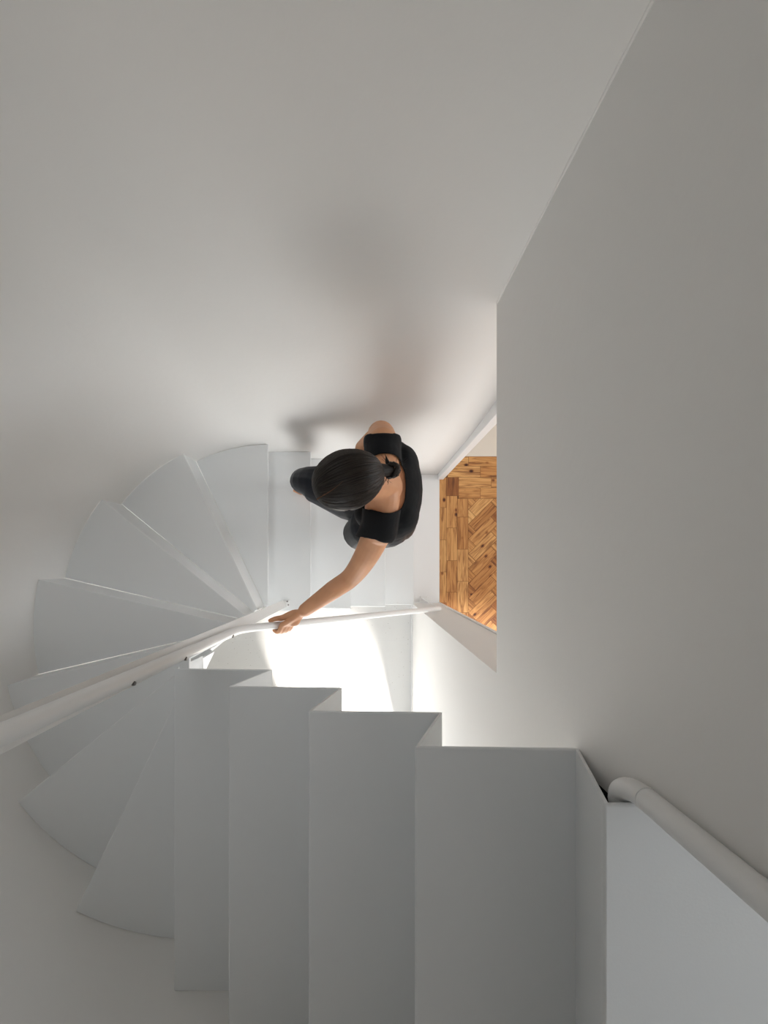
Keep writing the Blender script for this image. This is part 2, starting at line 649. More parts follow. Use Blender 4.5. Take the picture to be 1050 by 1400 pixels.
bm = bmesh.new()  # added black panel, shade of the unlit cavity put in as colour
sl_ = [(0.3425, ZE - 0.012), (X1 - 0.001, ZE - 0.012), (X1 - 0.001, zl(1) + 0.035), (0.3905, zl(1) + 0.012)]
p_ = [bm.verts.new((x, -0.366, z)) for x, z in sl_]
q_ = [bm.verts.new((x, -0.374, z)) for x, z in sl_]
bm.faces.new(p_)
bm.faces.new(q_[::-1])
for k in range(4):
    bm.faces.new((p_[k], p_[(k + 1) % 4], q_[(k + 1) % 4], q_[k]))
link('slot_shade_panel', bm, M['slot_shade'], st)['label'] = 'added black panel painting in the shade of the slot beside the wall'
names = ['A', 'B', 'C', 'D']
for i, n in enumerate(names):
    a, b = NX[n], BX[n]
    tread([(a, yi(a)), (b, yi(b)), (b, YO), (a, YO)], zl(i + 1))
prev = 'E'
for i, n in enumerate(names):
    t, b = NX[prev], BX[n]
    riser([(t + 0.002, yi(t)), (t + 0.002, YO)], [(b - 0.004, yi(b)), (b - 0.004, YO)], zl(i) - 0.003, zl(i + 1) - 0.002, (0.006, 0, -0.002))
    prev = n

# winders
RI = 0.045


def wpt(th, r=None):
    if r is None:
        return (WCX + (WRX) * math.cos(th), WCY + WRY * math.sin(th))
    return (WCX + r * math.cos(th), WCY + r * math.sin(th))


ths = [-PI / 2 - PI / 7 * k for k in range(8)]      # D, a, b ... g
for k in range(1, 8):
    t0, t1 = ths[k - 1], ths[k]
    z = zl(4 + k)
    outer = [wpt(t0 + (t1 - t0) * j / 10) for j in range(11)]
    inner = [wpt(t0 + (t1 - t0) * j / 4, RI) for j in range(5)]
    if k == 1:                                       # the first one reaches back under the straight tread
        outer = [(NX['D'] + 0.075, YO)] + [(x, max(y, YO)) for x, y in outer]
        inner = [(NX['D'] + 0.018, yi(-0.5))] + inner
    tread(outer + inner[::-1], z)
for k in range(0, 7):                                # risers below D, a ... f
    t = ths[k]
    z0, z1 = zl(4 + k), zl(5 + k)
    if k == 0:
        riser([(NX['D'] + 0.002, yi(-0.58)), (NX['D'] + 0.002, YO)], [(NX['D'] + 0.014, yi(-0.5)), (NX['D'] + 0.07, YO)], z0 - 0.003, z1 - 0.002, (0.006, 0, -0.002))
        continue
    n = Vector((math.sin(t), -math.cos(t), 0)) * -0.006   # away from the lower tread
    a, b = wpt(t, RI), wpt(t)
    n = Vector((math.sin(t + PI), -math.cos(t + PI), 0)) * 0.006
    mid0 = Vector((*a, 0)) * 0.5 + Vector((*b, 0)) * 0.5
    back = Vector((*wpt(ths[k - 1], 0.5), 0)) - Vector((*wpt(t, 0.5), 0))
    if n.dot(back) < 0:
        n = -n
    e = n.normalized() * 0.003
    riser([(a[0] + e.x, a[1] + e.y), (b[0] + e.x, b[1] + e.y)], [(a[0] + e.x, a[1] + e.y), (b[0] + e.x, b[1] + e.y)], z0 - 0.003, z1 - 0.004, n)

# lower straight flight
LX = [-0.580, -0.3364, -0.0850, 0.1580, 0.3843]
YT = WCY + WRY + 0.002
for k in range(1, 5):
    a, b = LX[k - 1] - 0.07, LX[k]
    z = zl(11 + k)
    tread([(a, yl(a)), (b, yl(b)), (b, YT), (a, YT)], z)
for k in range(0, 5):
    t = LX[k]
    b = t - 0.066
    zb = zl(12 + k) - 0.002 if k < 4 else 0.0
    riser([(t - 0.002, yl(t)), (t - 0.002, YT)], [(b, yl(b)), (b, YT)], zl(11 + k) - 0.003, zb, (-0.006, 0, -0.0 if k == 4 else -0.002))

# ------------------------------------------------------------------ handrail
rl = empty('handrail', (-0.50, -0.26, zl(12)), 'white tubular handrail held by the woman, bent upright along a bolted flat post', 'handrail')
A_ = Vector((0.485, -0.293, 0.752))
B_ = Vector((-0.478, -0.2565, CAMZ - 1.765))
T_ = Vector((-0.478, -0.219, CAMZ - 0.30))
RT = 0.0155


def rail_at(x):
    t = (x - A_.x) / (B_.x - A_.x)
    return A_ + (B_ - A_) * t


bend = []
d1 = (A_ - B_).normalized()
d2 = (T_ - B_).normalized()
for k in range(9):
    t = k / 8
    p0, p2 = B_ + d1 * 0.07, B_ + d2 * 0.09
    bend.append(p0 * (1 - t) ** 2 + B_ * 2 * t * (1 - t) + p2 * t * t)
bm = bmesh.new()
tube(bm, [A_] + bend + [T_], RT, 20)
link('rail_tube', bm, M['tube'], rl, smooth=True)
# flat post behind the upright tube
wv = Vector((-0.885, -0.465, 0))
nv = Vector((-0.465, 0.885, 0))
f0 = Vector((-0.506, -0.262, zl(12) + 0.001))
f1 = Vector((-0.506, -0.236, CAMZ - 0.30))
bm = bmesh.new()
hw = 0.0245
slab(bm, f0 - nv * hw - wv * 0.004, f0 + nv * hw - wv * 0.004, f1 + nv * hw - wv * 0.004, f1 - nv * hw - wv * 0.004, wv * 0.010)
link('flat_post', bm, M['tube'], rl, bevel=0.0012)


def bolt(p, axis, r=0.006, h=0.006, mat='bolt'):
    bm = bmesh.new()
    axis = Vector(axis).normalized()
    tube(bm, [Vector(p), Vector(p) + axis * h * 0.5, Vector(p) + axis * h], [r, r, r * 0.8], 12, cap='flat')
    return link('bolt', bm, M[mat], rl, smooth=False)


def post_at(z):
    return f0 + (f1 - f0) * ((z - f0.z) / (f1.z - f0.z))


for (d, r) in ((1.62, 0.006), (1.19, 0.0055), (0.92, 0.005)):
    ax_ = B_ + (T_ - B_) * ((CAMZ - d - B_.z) / (T_.z - B_.z))
    bolt(ax_ - nv * 0.0125 - wv * 0.0060, -nv * 0.6 - wv * 0.8, r, 0.006)
# foot with three bolts
bm = bmesh.new()
box(bm, -0.522, -0.472, -0.282, -0.240, zl(12) + 0.0005, zl(12) + 0.007)
link('foot_plate', bm, M['tube'], rl, bevel=0.002)
for x, y in ((-0.516, -0.246), (-0.486, -0.246), (-0.479, -0.268)):
    bolt((x, y, zl(12) + 0.007), (0, 0, 1), 0.005, 0.005)
# plate tying the post to the upper flight
bm = bmesh.new()
box(bm, -0.542, -0.535, -0.297, -0.266, zl(4) - 0.75, zl(4) - 0.002)
link('side_plate', bm, M['steel'], rl, bevel=0.001)
bm = bmesh.new()
box(bm, -0.564, -0.534, yi(-0.55) + 0.0005, -0.2965, zl(4) - 0.016, zl(4) - 0.001)
link('tie_bar', bm, M['steel'], rl)
# end post with foot on the threshold
bm = bmesh.new()
slab(bm, (0.472, -0.290, 0.009), (0.492, -0.302, 0.009), (0.492, -0.302, 0.755), (0.472, -0.290, 0.755), (0.004, 0.007, 0))
link('end_post', bm, M['tube'], rl, bevel=0.001)
bm = bmesh.new()
box(bm, 0.456, 0.516, -0.316, -0.268, 0.0015, 0.010)
link('foot_plate', bm, M['tube'], rl, bevel=0.002)
for x, y in ((0.463, -0.275), (0.508, -0.275), (0.463, -0.308), (0.508, -0.308)):
    bolt((x, y, 0.010), (0, 0, 1), 0.006, 0.005, 'tube')
for x in (-0.20, 0.03, 0.26):                        # bolts along the inner tread ends
    k = next(i for i in range(1, 5) if x < LX[i])
    bolt((x, yl(x) + 0.012, zl(11 + k)), (0, 0, 1), 0.005, 0.004, 'tube')

# upright tube at the end of the right wall
up = empty('guard_tube', (0.364, -0.309, ZE), 'upright white tube guarding the slot between landing edge and right wall', 'guard rail')
bm = bmesh.new()
tube(bm, spline([(0.3735, -0.345, ZE - 0.0315), (0.3735, -0.333, ZE - 0.029), (0.3735, -0.321, ZE - 0.014), (0.3732, -0.3135, ZE + 0.010), (0.3725, -0.311, ZE + 0.045)], 6)[:-1] + [(0.3725, -0.311, ZE + 0.045), (0.3725, -0.311, ZE + 0.2), (0.3725, -0.311, ZE + 0.56)], 0.0152, 28)
link('tube', bm, M['tube'], up, smooth=True)
bm = bmesh.new()
tube(bm, [(0.3725, -0.311, ZE + 0.030), (0.3725, -0.311, ZE + 0.034)], 0.0158, 28, cap='flat')
link('weld_ring', bm, M['tube'], up, smooth=False)


# ------------------------------------------------------------------ the woman on the stairs
pw = empty('person', (-0.05, 0.25, zl(13)), 'person with dark hair in a bun, dressed in black, climbing the stairs holding the rail', 'person')


def bake(bm, name, mat, parent, voxel, smooth_it, keep=None, thick=0.0):
    me = bpy.data.meshes.new(name)
    bm.to_mesh(me)
    bm.free()
    o = bpy.data.objects.new(name, me)
    C.objects.link(o)
    r = o.modifiers.new('r', 'REMESH')
    r.mode = 'VOXEL'
    r.voxel_size = voxel
    s = o.modifiers.new('s', 'SMOOTH')
    s.factor = 0.5
    s.iterations = smooth_it
    dg = bpy.context.evaluated_depsgraph_get()
    ev = o.evaluated_get(dg)
    me2 = bpy.data.meshes.new_from_object(ev)
    bpy.data.objects.remove(o)
    bpy.data.meshes.remove(me)
    me2.name = name
    b2 = bmesh.new()
    b2.from_mesh(me2)
    if keep:
        bmesh.ops.delete(b2, geom=[f for f in b2.faces if not keep(f.calc_center_median())], context='FACES')
    if keep:
        # ease the cut edges
        for _ in range(6):
            mv = {}
            for v in b2.verts:
                be = [e for e in v.link_edges if e.is_boundary]
                if len(be) == 2:
                    mv[v] = v.co * 0.5 + (be[0].other_vert(v).co + be[1].other_vert(v).co) * 0.25
            for v, c in mv.items():
                v.co = c
    b2.to_mesh(me2)
    b2.free()
    me2.materials.clear()
    me2.materials.append(mat)
    for p in me2.polygons:
        p.use_smooth = True
    o2 = bpy.data.objects.new(name, me2)
    C.objects.link(o2)
    o2.parent = parent
    o2.matrix_parent_inverse = Matrix.Translation(-parent.location)
    if thick:
        sd = o2.modifiers.new('thickness', 'SOLIDIFY')
        sd.thickness = thick
        sd.offset = 1
    return o2


V = Vector
# joints
HIP = V((0.115, 0.285, 1.43))
HL, HRt = HIP + V((0, -0.09, -0.01)), HIP + V((-0.01, 0.09, -0.01))
KL, AL = V((0.075, 0.235, 0.985)), V((0.110, 0.272, 0.515))
KR, AR = V((-0.316, 0.438, 1.255)), V((-0.340, 0.460, 0.845))
CH = V((0.110, 0.288, 1.74))
SL, SR = V((0.060, 0.122, 1.965)), V((0.072, 0.452, 1.955))
C7 = V((0.060, 0.283, 2.045))
HC = at(476, 657, 1.455)
EL = at(480, 789, 1.865)
WL = at(417, 834, 1.885)
ER = V((0.070, 0.560, 1.70))
WR = V((-0.008, 0.558, 1.50))
HF = V((-0.885, -0.325, -0.34)).normalized()          # where the face points
HLft = V((0, 0, 1)).cross(HF).normalized()            # the head's left
HU = HF.cross(HLft).normalized()
if HU.z < 0:
    HU = -HU


def body_parts(bm, skin=True):
    # torso
    tube(bm, [HIP + V((0.005, -0.055, 0)), HIP + V((0.005, 0.055, 0))], [0.108, 0.108], 20)
    tube(bm, [HIP + V((0, 0, 0.02)), HIP * 0.6 + CH * 0.4, CH], [0.112, 0.098, 0.108], 20)
    ellipsoid(bm, HIP.lerp(CH, 0.4), XYZ, (0.095, 0.125, 0.12))
    ellipsoid(bm, CH + V((0.0, 0, 0.04)), XYZ, (0.112, 0.150, 0.17))
    ellipsoid(bm, CH + V((0.012, 0, 0.12)), XYZ, (0.104, 0.190, 0.115))
    for s in (-1, 1):
        ellipsoid(bm, CH + V((-0.085, s * 0.075, 0.02)), XYZ, (0.055, 0.062, 0.062))   # bust
        ellipsoid(bm, CH + V((0.046, s * 0.085, 0.11)), XYZ, (0.058, 0.088, 0.105))    # shoulder blades
        ellipsoid(bm, HIP + V((0.055, s * 0.075, -0.03)), XYZ, (0.085, 0.085, 0.10))   # seat
    # shoulders and neck
    tube(bm, [SL, C7 + V((0.01, -0.05, -0.045)), C7 + V((0.01, 0.05, -0.045)), SR], [0.060, 0.064, 0.064, 0.060], 18)
    tube(bm, [C7 + V((0.02, 0, -0.06)), C7 + V((-0.03, -0.005, 0.06)), HC - HU * 0.05 - HF * 0.02], [0.066, 0.056, 0.054], 18)
    for sh in (SL, SR):
        tube(bm, [C7 + V((-0.01, 0, 0.01)), sh.lerp(C7, 0.35) + V((0.005, 0, 0.0))], [0.045, 0.042], 14)


def limb(bm, pts, rad):
    tube(bm, spline(pts, 6), [r for r in interp(rad, (len(pts) - 1) * 6 + 1)], 18)


def interp(rad, n):
    m = len(rad) - 1
    out = []
    for i in range(n):
        t = i / (n - 1) * m
        k = min(m - 1, int(t))
        out.append(rad[k] + (rad[k + 1] - rad[k]) * (t - k))
    return out


bm = bmesh.new()
body_parts(bm)
# arms
limb(bm, [SL + V((0, 0.01, 0)), SL.lerp(EL, 0.5) + V((0.006, -0.004, 0.004)), EL, EL.lerp(WL, 0.4), WL], [0.057, 0.049, 0.041, 0.039, 0.0285])
limb(bm, [SR, SR.lerp(ER, 0.5) + V((0.0, 0.016, 0)), ER, ER.lerp(WR, 0.4), WR], [0.060, 0.054, 0.041, 0.038, 0.027])
# legs
limb(bm, [HL, HL.lerp(KL, 0.5), KL, KL.lerp(AL, 0.35), AL], [0.085, 0.07, 0.052, 0.052, 0.034])
limb(bm, [HRt, HRt.lerp(KR, 0.5), KR, KR.lerp(AR, 0.35) + V((0.015, 0, 0)), AR], [0.085, 0.07, 0.052, 0.052, 0.034])


def foot(bm, an, toe, floor):
    d = (toe - an)
    d.z = 0
    d.normalize()
    s = V((-d.y, d.x, 0))
    heel = an - d * 0.035
    heel.z = floor + 0.030
    tube(bm, [an, heel + d * 0.01], [0.034, 0.029], 14)
    ball = toe - d * 0.05
    ball.z = floor + 0.022
    tube(bm, [heel, heel.lerp(ball, 0.5) + V((0, 0, 0.014)), ball], [0.030, 0.031, 0.022], 14)
    tube(bm, [an + d * 0.01, heel.lerp(ball, 0.7) + V((0, 0, 0.012))], [0.034, 0.024], 14)
    for k in range(5):
        off = (k - 2) * 0.0165
        ln = (0.046, 0.044, 0.040, 0.034, 0.028)[k]
        b0 = ball + s * off + V((0, 0, -0.008))
        tube(bm, [b0 - d * 0.02, b0 + d * ln * 0.6 + V((0, 0, 0.0)), b0 + d * ln + V((0, 0, -0.003))], [0.012, 0.0095 if k else 0.012, 0.008 if k else 0.0105], 10)


foot(bm, AR, V((-0.452, 0.498, 0)), zl(12) + 0.001)
foot(bm, AL, V((-0.045, 0.285, 0)), zl(14) + 0.001)

# head
ellipsoid(bm, HC + HU * 0.012 - HF * 0.006, (HF, HLft, HU), (0.098, 0.076, 0.090))
ellipsoid(bm, HC + HF * 0.032 - HU * 0.055, (HF, HLft, HU), (0.062, 0.058, 0.070))
ellipsoid(bm, HC + HF * 0.052 - HU * 0.098, (HF, HLft, HU), (0.034, 0.036, 0.028))
ellipsoid(bm, HC + HF * 0.070 + HU * 0.015, (HF, HLft, HU), (0.026, 0.055, 0.03))
tube(bm, [HC + HF * 0.094 + HU * 0.002, HC + HF * 0.106 - HU * 0.028, HC + HF * 0.113 - HU * 0.042], [0.009, 0.010, 0.0125], 12)
for s in (-1, 1):
    ellipsoid(bm, HC + HF * 0.102 + HLft * s * 0.011 - HU * 0.046, XYZ, (0.008, 0.008, 0.007), 10, 8)
    ellipsoid(bm, HC + HF * 0.070 + HLft * s * 0.042 - HU * 0.035, (HF, HLft, HU), (0.022, 0.018, 0.018), 14, 10)
    # ear: rim and lobe
    ec = HC - HF * 0.004 + HLft * s * 0.079 - HU * 0.025
    q = []
    for k in range(9):
        a = math.radians(-60 + 300 * k / 8)
        q.append(ec + HU * 0.027 * math.sin(a) - HF * 0.017 * math.cos(a) * 1.0 + HLft * s * 0.004)
    tube(bm, q, 0.0045, 8)
    ellipsoid(bm, ec, (HF, HLft, HU), (0.014, 0.006, 0.023), 12, 8)
    # eyelids
    ellipsoid(bm, HC + HF * 0.083 + HLft * s * 0.032 + HU * 0.002, (HF, HLft, HU), (0.012, 0.016, 0.011), 14, 10)
# lips, chin
ellipsoid(bm, HC + HF * 0.094 - HU * 0.072, (HF, HLft, HU), (0.009, 0.024, 0.006), 14, 8)
ellipsoid(bm, HC + HF * 0.092 - HU * 0.083, (HF, HLft, HU), (0.009, 0.020, 0.007), 14, 8)

# left hand closed round the rail
P0 = rail_at(at(386, 854, 1.925).x)
tt = (B_ - A_).normalized()
ss = V((0, -1, 0))
ss = (ss - tt * ss.dot(tt)).normalized()
uu = ss.cross(tt).normalized()
if uu.z < 0:
    uu = -uu
nails = []
for i, (ln, rr) in enumerate(((0.95, 0.0092), (1.0, 0.0094), (0.97, 0.0090), (0.85, 0.0080))):
    t = tt * (0.030 - 0.0195 * i)
    kn = P0 + t + uu * 0.033 - ss * 0.004 + uu * (0.002 if i in (1, 2) else 0)
    tube(bm, [WL + (P0 - WL) * 0.10 + tt * (0.010 - 0.007 * i), WL.lerp(kn, 0.55) + uu * 0.006, kn], [0.0135, 0.0125, 0.0115], 12)
    j1 = P0 + t * 0.98 + ss * 0.0275 * ln + uu * 0.012
    j2 = P0 + t * 0.95 + ss * 0.024 * ln - uu * 0.017
    tip = P0 + t * 0.92 + ss * 0.002 - uu * 0.0275
    tube(bm, spline([kn, j1, j2, tip], 4), interp([rr + 0.0015, rr + 0.0005, rr - 0.0003, rr - 0.0012], 13), 12)
# thumb leaves the side of the palm
tb = WL.lerp(P0, 0.42) - ss * 0.012 + tt * 0.012
th1 = P0 - ss * 0.031 + tt * 0.012 + uu * 0.014
th2 = P0 - ss * 0.0285 + tt * 0.040 + uu * 0.004
th3 = P0 - ss * 0.021 + tt * 0.060 - uu * 0.008
tube(bm, spline([WL.lerp(P0, 0.2), tb, th1, th2, th3], 4), interp([0.015, 0.0165, 0.0135, 0.0110, 0.0090], 17), 12)
ellipsoid(bm, WL.lerp(P0 + uu * 0.028, 0.62), XYZ, (0.030, 0.030, 0.016), 16, 12)
# right hand hanging by the wall, slightly curled
hd = V((0.12, -0.30, -0.94)).normalized()
hs = V((1, 0.3, 0)).cross(hd).normalized()
ht = hd.cross(hs).normalized()
for i, (ln, rr) in enumerate(((0.90, 0.0088), (1.0, 0.009), (0.95, 0.0086), (0.75, 0.0078))):
    o_ = hs * (0.027 - 0.018 * i)
    k0 = WR + hd * 0.085 + o_
    tube(bm, [WR + o_ * 0.5, WR + hd * 0.05 + o_ * 0.9, k0], [0.014, 0.0125, 0.0105], 12)
    c = ht * -1
    tube(bm, spline([k0, k0 + hd * 0.040 * ln + c * 0.008, k0 + hd * 0.060 * ln + c * 0.026, k0 + hd * 0.066 * ln + c * 0.046], 4), interp([rr + 0.001, rr, rr - 0.0005, rr - 0.0015], 13), 12)
tube(bm, spline([WR + hd * 0.01 + hs * 0.012, WR + hd * 0.035 + hs * 0.036 - ht * 0.008, WR + hd * 0.065 + hs * 0.045 - ht * 0.018, WR + hd * 0.09 + hs * 0.040 - ht * 0.028], 4), interp([0.015, 0.0125, 0.0105, 0.0085], 13), 12)
bake(bm, 'body', M['skin'], pw, 0.0034, 7)

for s in (-1, 1):
    bm = bmesh.new()
    c = HC + HF * 0.0865 + HLft * s * 0.032 + HU * 0.0
    ellipsoid(bm, c, (HF, HLft, HU), (0.0095, 0.012, 0.0065), 16, 12)
    e = link('eye', bm, M['eye'], pw, smooth=True)
    bm = bmesh.new()
    ellipsoid(bm, c + HF * 0.0072, (HF, HLft, HU), (0.003, 0.005, 0.005), 14, 10)
    link('iris', bm, M['iris'], e, smooth=True)
    bm = bmesh.new()
    q = [HC + HF * (0.093 - 0.012 * abs(k - 1) * (k > 1)) + HLft * s * (0.018 + 0.012 * k) + HU * (0.019 + 0.003 * (k == 1)) for k in range(3)]
    tube(bm, spline(q, 4), 0.0028, 8)
    link('eyebrow', bm, M['iris'], pw, smooth=True)
bm = bmesh.new()
ellipsoid(bm, HC + HF * 0.0985 - HU * 0.0735, (HF, HLft, HU), (0.007, 0.022, 0.0045), 14, 8)
ellipsoid(bm, HC + HF * 0.097 - HU * 0.0825, (HF, HLft, HU), (0.007, 0.018, 0.0055), 14, 8)
link('lips', bm, M['lip'], pw, smooth=True)

# top
bm = bmesh.new()


def grow(bmx, amount):
    for f in bmx.faces:
        f.normal_update()
    bmx.normal_update()
    for v in bmx.verts:
        v.co += v.normal * amount


b2 = bmesh.new()
body_parts(b2)
limb(b2, [SL + V((0, 0.01, 0)), SL.lerp(EL, 0.35), SL.lerp(EL, 0.6)], [0.062, 0.058, 0.054])
limb(b2, [SR, SR.lerp(ER, 0.35), SR.lerp(ER, 0.6)], [0.064, 0.058, 0.054])
tube(b2, [HIP + V((0.0, 0, -0.02)), HIP + V((0, 0, 0.15))], [0.125, 0.115], 20)
bmesh.ops.recalc_face_normals(b2, faces=b2.faces[:])
grow(b2, 0.007)


def keep_top(p):
    if p.z < 1.36:
        return False
    # wide scooped neck, seen from above as a rounded opening
    if p.z > 1.70:
        cx, cy = 0.082, 0.285
        dx, dy = (p.x - cx) / 0.076, (p.y - cy) / 0.106
        if p.z > (1.80 if p.x > 0.06 else 1.96) and abs(dx) ** 2.6 + abs(dy) ** 2.6 < 1:
            return False
    # round collar at the front
    if p.z > 1.975 and (p.x - 0.045) ** 2 + (p.y - 0.283) ** 2 < 0.095 ** 2:
        return False
    # short sleeves
    for sh, el, cut in ((SL, EL, 0.052), (SR, ER, 0.0)):
        d_ = (el - sh).normalized()
        t_ = (p - sh).dot(d_)
        r_ = ((p - sh) - d_ * t_).length
        if sh is SL and t_ > 0.0 and r_ < 0.085 and p.y < 0.083 - 0.20 * (p.x - 0.06):
            return False
        if sh is SR and p.z > 1.62 and r_ < 0.085 and p.y > 0.468 + 0.10 * abs(p.x - 0.07):
            return False
    return True


bake(b2, 'top', M['shirt'], pw, 0.0045, 9, keep_top, 0.0025)

# trousers, loose
bm = bmesh.new()
tube(bm, [HIP + V((0.0, -0.06, -0.01)), HIP + V((0.0, 0.06, -0.01))], [0.122, 0.122], 20)
for s in (-1, 1):
    ellipsoid(bm, HIP + V((0.06, s * 0.080, -0.03)), XYZ, (0.092, 0.092, 0.115))
tube(bm, [HIP + V((0, 0, 0.0)), HIP + V((0, 0, 0.09))], [0.122, 0.112], 20)
limb(bm, [HL + V((0, 0, 0)), HL.lerp(KL, 0.40) + V((-0.045, -0.015, 0)), KL + V((-0.02, -0.01, 0)), KL.lerp(AL, 0.5) + V((0.01, 0, 0)), AL + V((0.0, 0, 0.0))], [0.118, 0.118, 0.092, 0.082, 0.072])
limb(bm, [HRt, HRt.lerp(KR, 0.5) + V((0, -0.01, -0.01)), KR, KR.lerp(AR, 0.45) + V((0.02, 0, 0)), AR + V((0.015, 0, 0.05))], [0.112, 0.102, 0.067, 0.066, 0.060])
tube(bm, [V((0.03, 0.175, 1.46)), V((-0.012, 0.152, 1.36)), V((-0.005, 0.165, 1.20)), V((0.03, 0.195, 1.05))], [0.10, 0.088, 0.084, 0.075], 20)
tube(bm, [V((0.10, 0.310, 1.40)), V((-0.08, 0.352, 1.33)), V((-0.23, 0.405, 1.27))], [0.14, 0.128, 0.096], 20)
bm.normal_update()
for v in bm.verts:
    q = v.co * 9.0
    v.co += v.normal * 0.007 * noise.noise(V((q.x * 1.4, q.y * 1.4, q.z * 0.6)))


def keep_tr(p):
    if p.x > -0.15:
        return p.z > 0.60
    return p.z > 0.865


bake(bm, 'trousers', M['trousers'], pw, 0.005, 5, keep_tr, 0.002)

# hair: drawn back from the parting to a bun
fr_pt = at(433, 682, 1.44)
bn_pt = at(527, 650, 1.47)
HX = (bn_pt - fr_pt)
ha = V((HX.x, HX.y, HX.z - 0.02)).normalized()          # strands run along this
hc = HC + HU * 0.008 + V((0.004, 0, 0.004))
hb = V((0, 0, 1)).cross(ha).normalized()
hv = ha.cross(hb).normalized()
if hv.z < 0:
    hv = -hv
bm = bmesh.new()
uvl = bm.loops.layers.uv.new('strand')
NU, NVv = 180, 40
grid = []
for j in range(NVv + 1):
    ph = PI * j / NVv
    ringv = []
    for i in range(NU):
        a = 2 * PI * i / NU
        # strands swirl a little away from the parting
        aa = a
        rid = 1 + 0.030 * noise.noise(V((math.cos(aa) * 9, math.sin(aa) * 9, ph * 0.5))) + 0.012 * noise.noise(V((math.cos(aa) * 30, math.sin(aa) * 30, ph * 0.9)))
        rx = math.sin(ph) ** 0.86 if 0 < ph < PI else 0.0
        along = -math.cos(ph) * 0.117
        taper = 1.0 - 0.10 * max(0, math.cos(PI - ph))
        p = hc + ha * along + (hb * math.cos(aa) * 0.094 + hv * math.sin(aa) * 0.103) * rx * rid * taper
        ringv.append(bm.verts.new(p))
    grid.append(ringv)
for j in range(NVv):
    for i in range(NU):
        f = bm.faces.new((grid[j][i], grid[j][(i + 1) % NU], grid[j + 1][(i + 1) % NU], grid[j + 1][i]))
        for l, (u_, v_) in zip(f.loops, ((i, j), (i + 1, j), (i + 1, j + 1), (i, j + 1))):
            l[uvl].uv = (u_ / NU, v_ / NVv)
kill = []
for f in bm.faces:
    c = f.calc_center_median() - HC
    fx, uy, lx = c.dot(HF), c.dot(HU), abs(c.dot(HLft))
    if (fx > 0.012 and uy < 0.055 - 0.25 * lx and fx + uy * 0.2 > 0.02) or uy < -0.085:
        kill.append(f)
bmesh.ops.delete(bm, geom=kill, context='FACES')
hr = link('hair', bm, M['hair'], pw, smooth=True)
sd = hr.modifiers.new('thickness', 'SOLIDIFY')
sd.thickness = 0.012
sd.offset = -1


def strand_tube(bm, pts, rad, seg=8):
    uvx = bm.loops.layers.uv.get('strand') or bm.loops.layers.uv.new('strand')
    n0 = len(bm.faces)
    tube(bm, pts, rad, seg)
    bm.faces.ensure_lookup_table()
    ru = random.random()
    for f in bm.faces[n0:]:
        for l in f.loops:
            l[uvx].uv = (ru + (l.vert.index % seg) / seg * 0.05, 0.5)


# loose strands lying over the hair
bm = bmesh.new()
for k in range(180):
    a = random.uniform(0.06 * PI, 0.94 * PI)
    s0, s1 = random.uniform(0.06, 0.4) * PI, random.uniform(0.6, 0.97) * PI
    q = []
    dr = random.uniform(-0.10, 0.10)
    for j in range(8):
        ph = s0 + (s1 - s0) * j / 7
        aa = a + dr * j / 7
        rx = math.sin(ph) ** 0.86
        taper = 1.0 - 0.10 * max(0, math.cos(PI - ph))
        lift = 1.012 + 0.012 * math.sin(PI * j / 7)
        q.append(hc - ha * math.cos(ph) * 0.117 * 1.0 + (hb * math.cos(aa) * 0.094 + hv * math.sin(aa) * 0.103) * rx * taper * lift)
    strand_tube(bm, q, [0.0004] + [random.uniform(0.0005, 0.0011)] * 6 + [0.0004], 5)
link('loose_strands', bm, M['strand'], hr, smooth=True)['kind'] = 'stuff'

# parting: a thin line of scalp
bm = bmesh.new()
pa, pb = [], []
for k in range(9):
    t = k / 8
    g = at(432 + 30 * t, 685 - 16 * t + 3 * math.sin(t * PI), 1.44)
    # drop on to the hair surface
    rel = g - hc
    x_, y_ = rel.dot(ha), rel.dot(hb)
    ca_ = max(0.0, 1 - (x_ / 0.117) ** 2) ** 0.43
    zz = 0.103 * math.sqrt(max(0.0, ca_ ** 2 - (y_ / 0.094) ** 2))
    pt = hc + ha * x_ + hb * y_ + hv * (zz + 0.0024)
    w = 0.0021 * (1 - t) ** 1.3 + 0.0003
    pa.append(bm.verts.new(pt + hb * w))
    pb.append(bm.verts.new(pt - hb * w))
for k in range(8):
    bm.faces.new((pa[k], pa[k + 1], pb[k + 1], pb[k]))
bmesh.ops.solidify(bm, geom=bm.faces[:], thickness=0.003)
link('parting', bm, M['scalp'], hr, smooth=True)

# bun
bun = at(536, 643, 1.49)
root = hc + ha * 0.112
bm = bmesh.new()
bm.loops.layers.uv.new('strand')
for k in range(14):
    a = 2 * PI * k / 14
    o_ = (hb * math.cos(a) + hv * math.sin(a))
    strand_tube(bm, spline([root - ha * 0.045 + o_ * 0.040, root - ha * 0.006 + o_ * 0.017, bun + o_ * 0.010]), interp([0.013, 0.009, 0.008], 17), 8)
for k in range(16):
    a = 2 * PI * k / 16
    q = []
    ax1 = V((math.cos(a), math.sin(a), 0.5 * math.sin(3 * a))).normalized()
    ax2 = ax1.orthogonal().normalized()
    for j in range(13):
        b_ = 2 * PI * j / 12 + a * 2
        q.append(bun + (ax1 * math.cos(b_) + ax2 * math.sin(b_)) * random.uniform(0.019, 0.0265))
    strand_tube(bm, q, random.uniform(0.004, 0.0065), 7)
strand_tube(bm, spline([bun + V((-0.008, 0.006, 0.006)), bun + V((-0.016, 0.026, 0.008)), bun + V((-0.020, 0.045, 0.006))]), interp([0.009, 0.007, 0.0015], 17), 8)
bn = link('bun', bm, M['hair'], hr, smooth=True)
bm = bmesh.new()
bm.loops.layers.uv.new('strand')
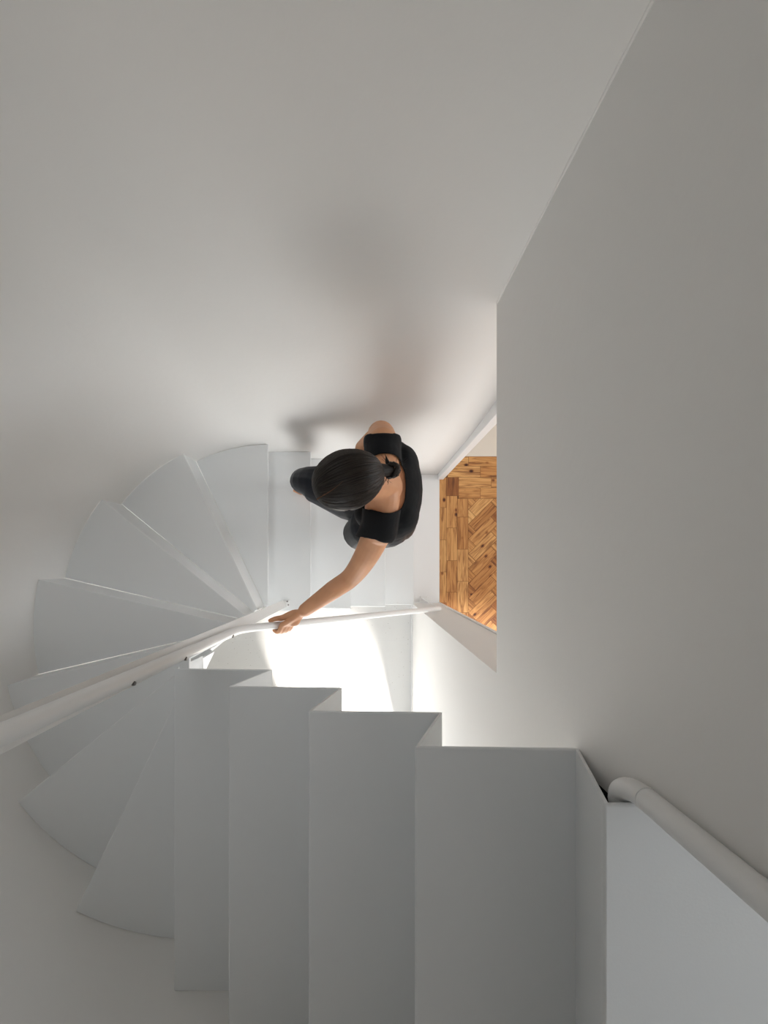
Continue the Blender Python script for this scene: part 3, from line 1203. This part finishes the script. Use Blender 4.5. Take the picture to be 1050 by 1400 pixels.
for k in range(12):
    a = random.uniform(0.2, 2.3)
    d_ = V((math.cos(a), math.sin(a), 0.2))
    e_ = V((-d_.y, d_.x, 0)) * random.uniform(-0.02, 0.02)
    st_ = bun + d_ * 0.015
    strand_tube(bm, spline([st_, st_ + d_ * 0.018 + e_ * 0.5, st_ + d_ * random.uniform(0.025, 0.045) + e_], 5), 0.0005, 5)
for k in range(10):
    st_ = bun + V((-0.018, -0.014, 0))
    d_ = V((random.uniform(-0.3, 0.5), -1, -0.4))
    strand_tube(bm, spline([st_, st_ + d_ * 0.014, st_ + d_ * random.uniform(0.02, 0.034) + V((random.uniform(-0.01, 0.01), 0, 0))], 5), 0.0005, 5)
link('wisps', bm, M['hair'], bn, smooth=True)['kind'] = 'stuff'

# ------------------------------------------------------------------ light
w = bpy.data.worlds.new('daylight')
bpy.context.scene.world = w
w.use_nodes = True
w.node_tree.nodes['Background'].inputs['Color'].default_value = (0.88, 0.95, 1.0, 1)
w.node_tree.nodes['Background'].inputs['Strength'].default_value = 1.6


def area(name, loc, target, sx, sy, power, col):
    l = bpy.data.lights.new(name, 'AREA')
    l.shape = 'RECTANGLE'
    l.size, l.size_y = sx, sy
    l.energy = power
    l.color = col
    o = bpy.data.objects.new(name, l)
    o.location = loc
    o.rotation_euler = (V(target) - V(loc)).to_track_quat('-Z', 'Z').to_euler()
    C.objects.link(o)
    return o


area('garden_daylight', (-0.10, -1.50, 0.75), (-0.10, 0.5, 0.95), 0.78, 1.2, 5.6, (1.0, 0.985, 0.96)).data.spread = math.radians(90)
area('room_daylight', (5.5, 0.35, 1.55), (0.6, 0.2, 1.0), 2.4, 1.4, 84, (0.97, 0.985, 1.0))
area('room_side_daylight', (1.5, -1.44, 1.52), (0.3, 0.8, 1.3), 1.2, 1.2, 1.6, (0.97, 0.985, 1.0))
area('landing_daylight', (3.4, -0.4, ZE + 1.5), (0.0, -0.8, ZE + 0.3), 1.2, 1.2, 19.0, (0.88, 0.94, 1.0))
area('stairwell_fill', (-0.7, 0.3, ZTOP - 0.05), (-0.6, 0.3, 0), 0.7, 0.7, 1.75, (0.95, 0.98, 1.0)).data.spread = math.radians(60)  # added fill lamp for the winders, the ceiling has no opening here
s = bpy.data.lights.new('sun', 'SUN')
s.energy = 14.0
s.angle = math.radians(7.0)
s.color = (1.0, 0.935, 0.86)
so = bpy.data.objects.new('sun', s)
so.rotation_euler = V((-0.175, 0.53, -1.05)).to_track_quat('-Z', 'Z').to_euler()
so.location = (0, -4, 6)
C.objects.link(so)

# ------------------------------------------------------------------ camera
cam = bpy.data.cameras.new('camera')
cam.sensor_fit = 'VERTICAL'
cam.sensor_height = 36
cam.sensor_width = 27
cam.lens = FPX / 1400 * 36
cam.shift_x = (525 - PU) / 1400
cam.shift_y = (PV - 700) / 1400
cam.clip_start = 0.02
co = bpy.data.objects.new('camera', cam)
co.location = (0, 0, CAMZ)
C.objects.link(co)
sc = bpy.context.scene
sc.camera = co
sc.view_settings.view_transform = 'Standard'
sc.view_settings.look = 'None'
sc.view_settings.exposure = 0.11
sc.view_settings.gamma = 1
sc.cycles.use_denoising = True
sc.cycles.max_bounces = 14
sc.cycles.diffuse_bounces = 10
